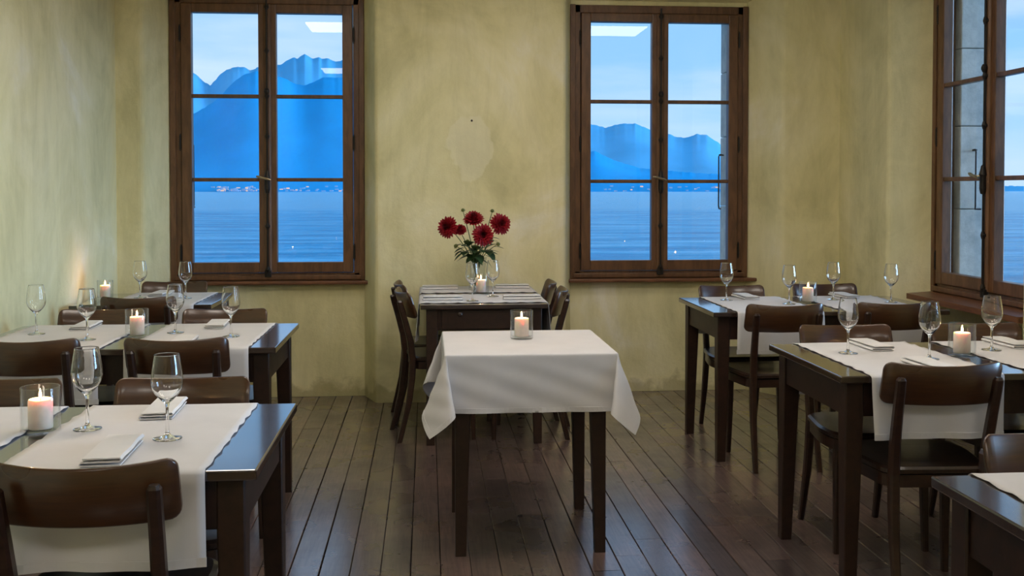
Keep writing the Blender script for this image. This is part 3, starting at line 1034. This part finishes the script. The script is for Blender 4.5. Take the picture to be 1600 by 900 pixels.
# ---- candles in straight glass holders
def make_holder():
    bm = bmesh.new()
    lathe(bm, [(0, 0), (.044, 0), (.0465, .003), (.0465, .112), (.0455, .1135), (.0442, .112), (.0438, .012), (.040, .0095), (0, .009)], 40)
    return link('candle_glass', bm, M['holder'], smooth=True)
def make_candle():
    c_ = empty('candle')
    bm = bmesh.new()
    lathe(bm, [(0, 0), (.0275, 0), (.029, .002), (.029, .068), (.0275, .0725), (.0255, .0735), (.022, .0705), (.008, .0685), (0, .0683)], 32)
    link('wax', bm, M['wax'], c_, smooth=True)
    bm = bmesh.new(); tube(bm, [(0, 0, .067), (.0006, 0, .073), (.0015, .0005, .079)], .0011, 6)
    link('wick', bm, M['wick'], c_)
    bm = bmesh.new()
    lathe(bm, [(0, .0755), (.0022, .0765), (.0037, .080), (.0038, .0835), (.0027, .089), (.0012, .095), (0, .100)], 16)
    link('flame', bm, M['flame'], c_, smooth=True)
    ld = bpy.data.lights.new('flame_light', 'POINT')
    ld.energy = CANDLE_WATTS; ld.color = (1.0, .52, .20); ld.shadow_soft_size = .006
    lo = bpy.data.objects.new('flame_light', ld); COL.objects.link(lo); lo.parent = c_; lo.location = (0, 0, .086)
    return c_
h0 = make_holder(); c0_ = make_candle(); usedc = [False]
def candle(x, y, where, z=TH + .001, sc=1.0):
    if usedc[0]: h_, c_ = copy_tree(h0), copy_tree(c0_)
    else: h_, c_ = h0, c0_
    usedc[0] = True
    h_.location = (x, y, z); c_.location = (x, y, z + .0095)
    h_.scale = (sc, sc, sc); c_.scale = (sc, sc, sc)
    tag(h_, 'straight clear glass candle holder ' + where, 'candle holder', 'clear candle glasses')
    tag(c_, 'lit white pillar candle inside the glass ' + where, 'candle', 'lit pillar candles')
candle(-.962, 2.63, 'on the left foreground table')
candle(-1.19, 4.315, 'on the second left table')
candle(-1.775, 5.82, 'on the far left corner table', sc=.92)
candle(.380, 4.105, 'on the centre table with the square cloth', z=TH + .0055)
candle(.312, 5.94, 'on the dahlia table')
candle(2.028, 5.31, 'on the back right table')
candle(1.945, 3.575, 'on the right middle table', sc=1.02)

# ---- vase and dahlias
VX, VY, VZ = .30, 6.15, TH + .0045
bm = bmesh.new()
lathe(bm, [(0, 0), (.048, 0), (.050, .003), (.047, .06), (.050, .13), (.060, .195), (.0585, .196), (.048, .130), (.0448, .06), (.046, .012), (0, .010)], 36)
vase = link('flower_vase', bm, M['holder'], smooth=True, loc=(VX, VY, VZ))
tag(vase, 'tall clear glass vase with flower stems on the table between the windows', 'vase')

def petal(bm, base, d, up, L, w, curl, mi):
    """pointed, lengthwise folded petal"""
    side = d.cross(up).normalized()
    prof = [(0, .35, 0), (.35, .9, .05), (.7, 1.0, .1 + curl * .5), (.9, .55, .1 + curl), (1.0, .02, .08 + curl * 1.3)]
    R = []
    for s, ww, lift in prof:
        c_ = base + d * (L * s) + up * (L * lift * .6)
        R.append([bm.verts.new(c_ - side * (w * ww / 2) + up * (w * .22 * ww)), bm.verts.new(c_), bm.verts.new(c_ + side * (w * ww / 2) + up * (w * .22 * ww))])
    for a, b_ in zip(R, R[1:]):
        for j in range(2):
            f = bm.faces.new((a[j], a[j + 1], b_[j + 1], b_[j])); f.material_index = mi

def leaf_mesh(L, w):
    bm = bmesh.new()
    R = []
    for i, (s, ww) in enumerate([(0, .03), (.12, .5), (.3, .95), (.5, 1.0), (.72, .7), (.9, .3), (1, .02)]):
        droop = -L * .28 * s * s
        R.append([bm.verts.new((-w * ww / 2, L * s, droop + w * .10 * ww)), bm.verts.new((0, L * s, droop)), bm.verts.new((w * ww / 2, L * s, droop + w * .10 * ww))])
    for a, b_ in zip(R, R[1:]):
        for j in range(2): bm.faces.new((a[j], a[j + 1], b_[j + 1], b_[j]))
    return bm

def dahlia(hx, hy, hz, face, rad, label, leaves=(), layers=6, bud=False, foot=(0, 0)):
    root = empty('dahlia', (VX + foot[0], VY + foot[1], VZ + .02), 0, label=label, cat='flower')
    O = root.location.copy()
    H = Vector((hx, hy, hz)) - O
    face = Vector(face).normalized()
    neck = Vector((VX + foot[0] * -.3, VY - foot[1] * .3, VZ + .19)) - O
    neck = Vector((H.x * .16, H.y * .16, .175))
    end = H - face * rad * .25
    P = []
    for i in range(13):
        s = i / 12
        P.append(Vector((0, 0, 0)) * (1 - s) ** 3 + neck * 3 * s * (1 - s) ** 2 + (neck * .5 + end * .5 - face * .03) * 3 * s * s * (1 - s) + end * s ** 3)
    bm = bmesh.new(); tube(bm, P, [.0034 - .0012 * i / 12 for i in range(13)], 6)
    link('stem', bm, M['stem'], root, smooth=True)
    rr = random.Random(int(hx * 1000))
    if bud:
        bm = bmesh.new()
        ref = Vector((0, 0, 1))
        q = ref.rotation_difference(face)
        prof = [(0, -.004), (.007, -.001), (.0115, .006), (.0105, .013), (.005, .018), (0, .0195)]
        lathe(bm, prof, 12)
        for i in range(6):
            a = i * PI / 3
            d_ = Vector((math.cos(a), math.sin(a), .2)).normalized()
            petal(bm, Vector((math.cos(a) * .005, math.sin(a) * .005, 0)), d_, Vector((0, 0, 1)), .014, .007, .1, 0)
        bmesh.ops.transform(bm, matrix=Matrix.Translation(H) @ q.to_matrix().to_4x4(), verts=bm.verts)
        link('bud', bm, M['bud'], root)
    else:
        bm = bmesh.new()
        a0 = face.orthogonal().normalized(); b0 = face.cross(a0)
        for l in range(layers):
            f_ = l / (layers - 1)
            n_ = int(22 - 12 * f_)
            el = math.radians(-14 + 88 * f_)
            Lp = rad * (1.0 - .50 * f_)
            for i in range(n_):
                a = 2 * PI * (i + .5 * (l % 2)) / n_ + rr.uniform(-.06, .06)
                rd = a0 * math.cos(a) + b0 * math.sin(a)
                d_ = (rd * math.cos(el) + face * math.sin(el)).normalized()
                up = (face * math.cos(el) - rd * math.sin(el)).normalized()
                petal(bm, H + rd * (rad * .06) + face * (.004 + .010 * f_), d_, up, Lp * rr.uniform(.9, 1.06), rad * (.30 - .08 * f_), .25, 1 if l >= layers - 2 else 0)
        link('bloom', bm, [M['petal'], M['petal_dark']], root)
        bm = bmesh.new()
        for i in range(8):
            a = i * PI / 4
            rd = a0 * math.cos(a) + b0 * math.sin(a)
            petal(bm, H - face * .006, (rd - face * .15).normalized(), face, rad * .35, rad * .22, .1, 0)
        link('calyx', bm, M['leaf'], root)
    for (s, yaw, pitch_, L, w) in leaves:
        L *= 1.15; w *= 1.3
        i = int(s * 12); p = P[i]
        o = link('leaf', leaf_mesh(L, w), M['leaf'], root, smooth=True)
        o.location = p
        o.rotation_euler = (math.radians(pitch_), 0, math.radians(yaw))

dahlia(.125, 6.08, 1.132, (-.45, -.85, .15), .064, 'dark red dahlia at the far left of the bouquet', [(.5, 75, 5, .075, .034), (.62, 120, -5, .07, .03), (.7, 60, -15, .05, .022)], foot=(.012, 0))
dahlia(.278, 6.14, 1.175, (-.05, -.55, .85), .062, 'dark red dahlia at the top middle of the bouquet, tilted upward', [(.6, 170, 10, .07, .035), (.72, 20, 0, .06, .03)], foot=(.0, .01))
dahlia(.435, 6.10, 1.150, (.35, -.90, .25), .064, 'bright red dahlia at the far right of the bouquet', [(.55, -80, 12, .08, .032), (.68, -60, 18, .06, .026), (.75, -110, 5, .05, .022)], foot=(-.012, 0))
dahlia(.328, 6.02, 1.088, (.02, -1, .15), .064, 'deepest red dahlia facing forward in the middle of the bouquet', [(.45, -100, -20, .085, .036), (.6, 150, -10, .08, .04), (.5, 190, -25, .07, .034)], foot=(.0, -.012))
dahlia(.198, 6.13, 1.112, (-.1, -.7, .7), .040, 'small red dahlia half hidden behind the left blooms', [(.55, 95, -10, .08, .04), (.68, 150, 20, .07, .036)], foot=(.01, -.01))
dahlia(.217, 6.15, 1.226, (-.2, -.2, 1), .02, 'green flower bud on a thin stem, upper left of the bouquet', [(.6, 130, 0, .06, .028)], bud=True, foot=(.006, .01))
dahlia(.389, 6.13, 1.222, (.2, -.2, 1), .02, 'green flower bud on a thin stem, upper right of the bouquet', [(.6, -130, 10, .06, .03), (.72, -70, 10, .05, .024)], bud=True, foot=(-.006, .012))
dahlia(.175, 6.06, 1.02, (-.6, -.4, .3), .02, 'leafy bud sprig spreading low at the left of the bouquet', [(.6, 80, -8, .075, .032), (.75, 110, -20, .075, .03), (.9, 60, -20, .06, .028), (.8, 170, 5, .08, .04), (.7, 200, -15, .08, .035)], bud=True, foot=(.008, -.006))
dahlia(.415, 6.06, 1.03, (.6, -.4, .3), .02, 'leafy bud sprig spreading low at the right of the bouquet', [(.6, -80, -12, .08, .032), (.75, -150, -30, .08, .034), (.92, -70, 5, .06, .026), (.8, 180, 0, .08, .04)], bud=True, foot=(-.008, -.006))
dahlia(.24, 6.04, 1.045, (-.2, -.4, .8), .02, 'leafy bud sprig between the two left blooms', [(.7, 120, 10, .08, .042), (.8, 190, 10, .08, .042), (.9, 80, 30, .07, .036), (.98, 160, 40, .07, .04), (.6, 220, -20, .08, .04)], bud=True, foot=(.004, -.004))
dahlia(.37, 6.04, 1.05, (.2, -.4, .8), .02, 'leafy bud sprig between the two right blooms', [(.7, -120, 10, .08, .042), (.8, 170, 10, .08, .042), (.9, -80, 30, .07, .036), (.98, -160, 40, .07, .04), (.6, -220, -20, .08, .04)], bud=True, foot=(-.004, -.004))
dahlia(.29, 6.05, 1.01, (0, -.4, .8), .02, 'leafy bud sprig low in the middle of the bouquet', [(.7, 140, -5, .09, .045), (.8, 200, -15, .08, .04), (.95, 100, 10, .07, .036), (.9, -90, 10, .07, .036), (.92, 170, 40, .08, .04), (.98, 230, 30, .08, .04), (.85, 30, 30, .08, .04)], bud=True, foot=(0, -.002))

# ================================================================== OUTSIDE
# lake
m, t, b = new_mat('lake_water')
geo = N(t, 'ShaderNodeNewGeometry')
mpn = N(t, 'ShaderNodeMapping'); mpn.inputs['Scale'].default_value = (.035, .13, 1)
t.links.new(geo.outputs['Position'], mpn.inputs[0])
n1 = noise(t, mpn, 1.0, 8, .68, .4)
rw = ramp(t, n1.outputs[0], [(.40, (.008, .28, .52)), (.5, (.02, .38, .64)), (.62, (.16, .56, .80))])  # bright and dark ripple reflections painted into the base colour
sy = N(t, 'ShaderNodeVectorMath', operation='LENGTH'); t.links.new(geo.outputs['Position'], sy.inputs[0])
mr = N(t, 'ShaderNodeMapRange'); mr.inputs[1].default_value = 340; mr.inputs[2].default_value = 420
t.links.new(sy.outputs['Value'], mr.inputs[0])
# beyond the wind line the calm water's paler reflection is painted into the colour
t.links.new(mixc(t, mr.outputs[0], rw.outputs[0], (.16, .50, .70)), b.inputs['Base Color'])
b.inputs['Roughness'].default_value = .22
b.inputs['IOR'].default_value = 1.33
b.inputs['Specular IOR Level'].default_value = .35
bump(t, b, n1.outputs[0], 1.0, 5.0)
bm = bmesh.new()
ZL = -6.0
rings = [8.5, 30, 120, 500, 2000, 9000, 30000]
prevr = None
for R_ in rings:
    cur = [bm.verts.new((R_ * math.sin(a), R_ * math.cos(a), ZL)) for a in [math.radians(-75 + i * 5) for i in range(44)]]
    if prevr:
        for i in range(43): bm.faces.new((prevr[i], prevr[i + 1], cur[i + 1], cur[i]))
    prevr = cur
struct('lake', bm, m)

# mountains: ridge silhouettes given as (azimuth deg, elevation deg), real relief in front of them
def px2ang(px, py):
    xc = (px - 800) / 1600.0
    yc = -(py - 338.9) / 1600.0
    th = math.radians(1.5)
    fwd = math.cos(th) + yc * math.sin(th); up = -math.sin(th) + yc * math.cos(th)
    az = math.degrees(math.atan2(xc, fwd)) + 4.75
    el = math.degrees(math.atan2(up, math.hypot(xc, fwd)))
    return az, el

def mountain(name, prof, R0, R1, col, label, rough_amp, seed, cat='mountain'):
    m, t, b = new_mat(name + '_slope')
    geo = N(t, 'ShaderNodeNewGeometry')
    n1 = noise(t, None, .0016, 6, .62); t.links.new(geo.outputs['Position'], n1.inputs[0])
    r = ramp(t, n1.outputs[0], [(.3, tuple(v * .88 for v in col)), (.7, tuple(min(1, v * 1.12) for v in col))])  # blue haze of distance is painted into the slope colour
    t.links.new(r.outputs[0], b.inputs['Base Color']); b.inputs['Roughness'].default_value = 1
    b.inputs['Specular IOR Level'].default_value = 0
    az = [p[0] for p in prof]; el = [p[1] for p in prof]
    a0_, a1_ = az[0], az[-1]
    NA, NR = 1500, 22
    rng = np.random.RandomState(seed)
    A = np.linspace(a0_, a1_, NA)
    E_ = np.interp(A, az, el)
    K_ = np.exp(-np.linspace(-2, 2, 31) ** 2); K_ /= K_.sum()
    ES = np.convolve(np.pad(E_, 15, mode='edge'), K_, 'valid')      # smooth body, jagged only at the crest
    E_ = E_ + np.convolve(rng.randn(NA), np.ones(3) / 3, 'same') * rough_amp
    noise_ = np.zeros((NA, NR))
    for octv in (14, 30, 70):
        g_ = rng.randn(octv + 2, 5)
        xi = np.linspace(0, octv, NA); yi = np.linspace(0, 3.99, NR)
        gx = np.floor(xi).astype(int); fx = xi - gx
        gy = np.floor(yi).astype(int); fy = yi - gy
        fx = fx * fx * (3 - 2 * fx)
        v = (g_[gx][:, gy] * (1 - fx)[:, None] + g_[gx + 1][:, gy] * fx[:, None]) * (1 - fy)[None] + \
            (g_[gx][:, np.minimum(gy + 1, 4)] * (1 - fx)[:, None] + g_[gx + 1][:, np.minimum(gy + 1, 4)] * fx[:, None]) * fy[None]
        noise_ += v / octv * 8
    bm = bmesh.new()
    V_ = []
    for i in range(NA):
        rowv = []
        for k_ in range(NR):
            s = k_ / (NR - 4)
            if s <= 1:
                R_ = R0 + (R1 - R0) * s
                top_h = R1 * math.tan(math.radians(max(E_[i], .05))) + 1.354
                low_h = R1 * math.tan(math.radians(max(ES[i], .05))) + 1.354
                top_h = low_h + (top_h - low_h) * s ** 5
                z = ZL - 2 + (top_h - ZL) * (s ** 1.15) + noise_[i, k_] * 16 * s * (1 - s) * 2
            else:
                R_ = R1 + (s - 1) * 6000
                top_h = R1 * math.tan(math.radians(max(E_[i], .05)))
                z = top_h * max(.1, 1 - (s - 1) * 4.5)
            R_ += noise_[i, k_] * 14 * min(1, s * 2) * (1 - min(1, s))
            a = math.radians(A[i])
            rowv.append(bm.verts.new((R_ * math.sin(a), R_ * math.cos(a), z)))
        V_.append(rowv)
    for i in range(NA - 1):
        for k_ in range(NR - 1):
            bm.faces.new((V_[i][k_], V_[i + 1][k_], V_[i + 1][k_ + 1], V_[i][k_ + 1]))
    o = link(name, bm, m, smooth=True)
    tag(o, label, cat)
    return o

far = [(-4000, 240), (-2200, 190), (-1500, 215), (-900, 150), (-500, 185), (-150, 140), (60, 160), (150, 140), (230, 120), (290, 108), (305, 115), (315, 124), (329, 134), (336, 125), (347, 113), (356, 108), (372, 104), (384, 106), (392, 110),
       (403, 105), (420, 101), (437, 101), (447, 94), (460, 89), (465, 91), (476, 84), (489, 91), (498, 88.5), (503, 92), (510, 90.5), (525, 96.5), (537, 92.5),
       (560, 96), (600, 110), (680, 135), (760, 160), (850, 180), (922, 193), (947, 199), (975, 192.5), (992, 193), (1016, 202), (1044, 209.5),
       (1062, 214), (1074, 214.5), (1088, 209.8), (1102, 210.5), (1113, 216), (1127, 227), (1150, 238), (1200, 250), (1300, 268), (1450, 285), (1600, 291)]
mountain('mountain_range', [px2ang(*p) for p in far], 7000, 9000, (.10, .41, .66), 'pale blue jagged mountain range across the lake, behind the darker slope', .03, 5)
near = [(-4000, 262), (-2000, 245), (-1200, 255), (-700, 225), (-300, 240), (-50, 215), (120, 225), (250, 205), (300, 178), (320, 168), (345, 150), (362, 130), (380, 116), (400, 111), (412, 112), (430, 118), (445, 122), (458, 129), (475, 133), (492, 127),
        (505, 120), (537, 121), (600, 145), (700, 190), (800, 225), (900, 240), (930, 236), (960, 250), (1000, 262), (1060, 268), (1130, 272), (1250, 282), (1400, 291)]
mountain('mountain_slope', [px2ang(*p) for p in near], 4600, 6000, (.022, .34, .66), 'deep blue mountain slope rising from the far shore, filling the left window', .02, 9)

# village on the far shore
bm = bmesh.new(); rv = random.Random(4)
for i in range(110):
    px = rv.choice([rv.uniform(330, 410), rv.uniform(340, 405), rv.uniform(433, 540), rv.uniform(920, 1130), rv.uniform(500, 900)])
    az, _ = px2ang(px, 295); a = math.radians(az)
    up_ = rv.random() ** 2 * 22
    R_ = 4560 + up_ * 3.5
    x_, y_ = R_ * math.sin(a), R_ * math.cos(a)
    w_ = rv.uniform(4, 8); h_ = rv.uniform(3, 6)
    f0 = len(bm.faces)
    box(bm, x_ - w_, x_ + w_, y_ - 6, y_ + 6, ZL + 1 + up_, ZL + 2 + up_ + h_)
    bm.faces.ensure_lookup_table()
    for f in bm.faces[f0:]: f.material_index = 1 if rv.random() < .25 else 0
o = link('village', bm, [simple('village_walls', (.40, .55, .75), .9), emit('village_lights', (1, .72, .6), .75)])
tag(o, 'tiny pale houses and lights along the far lake shore', 'village', kind='stuff')

bpy.context.view_layer.update()
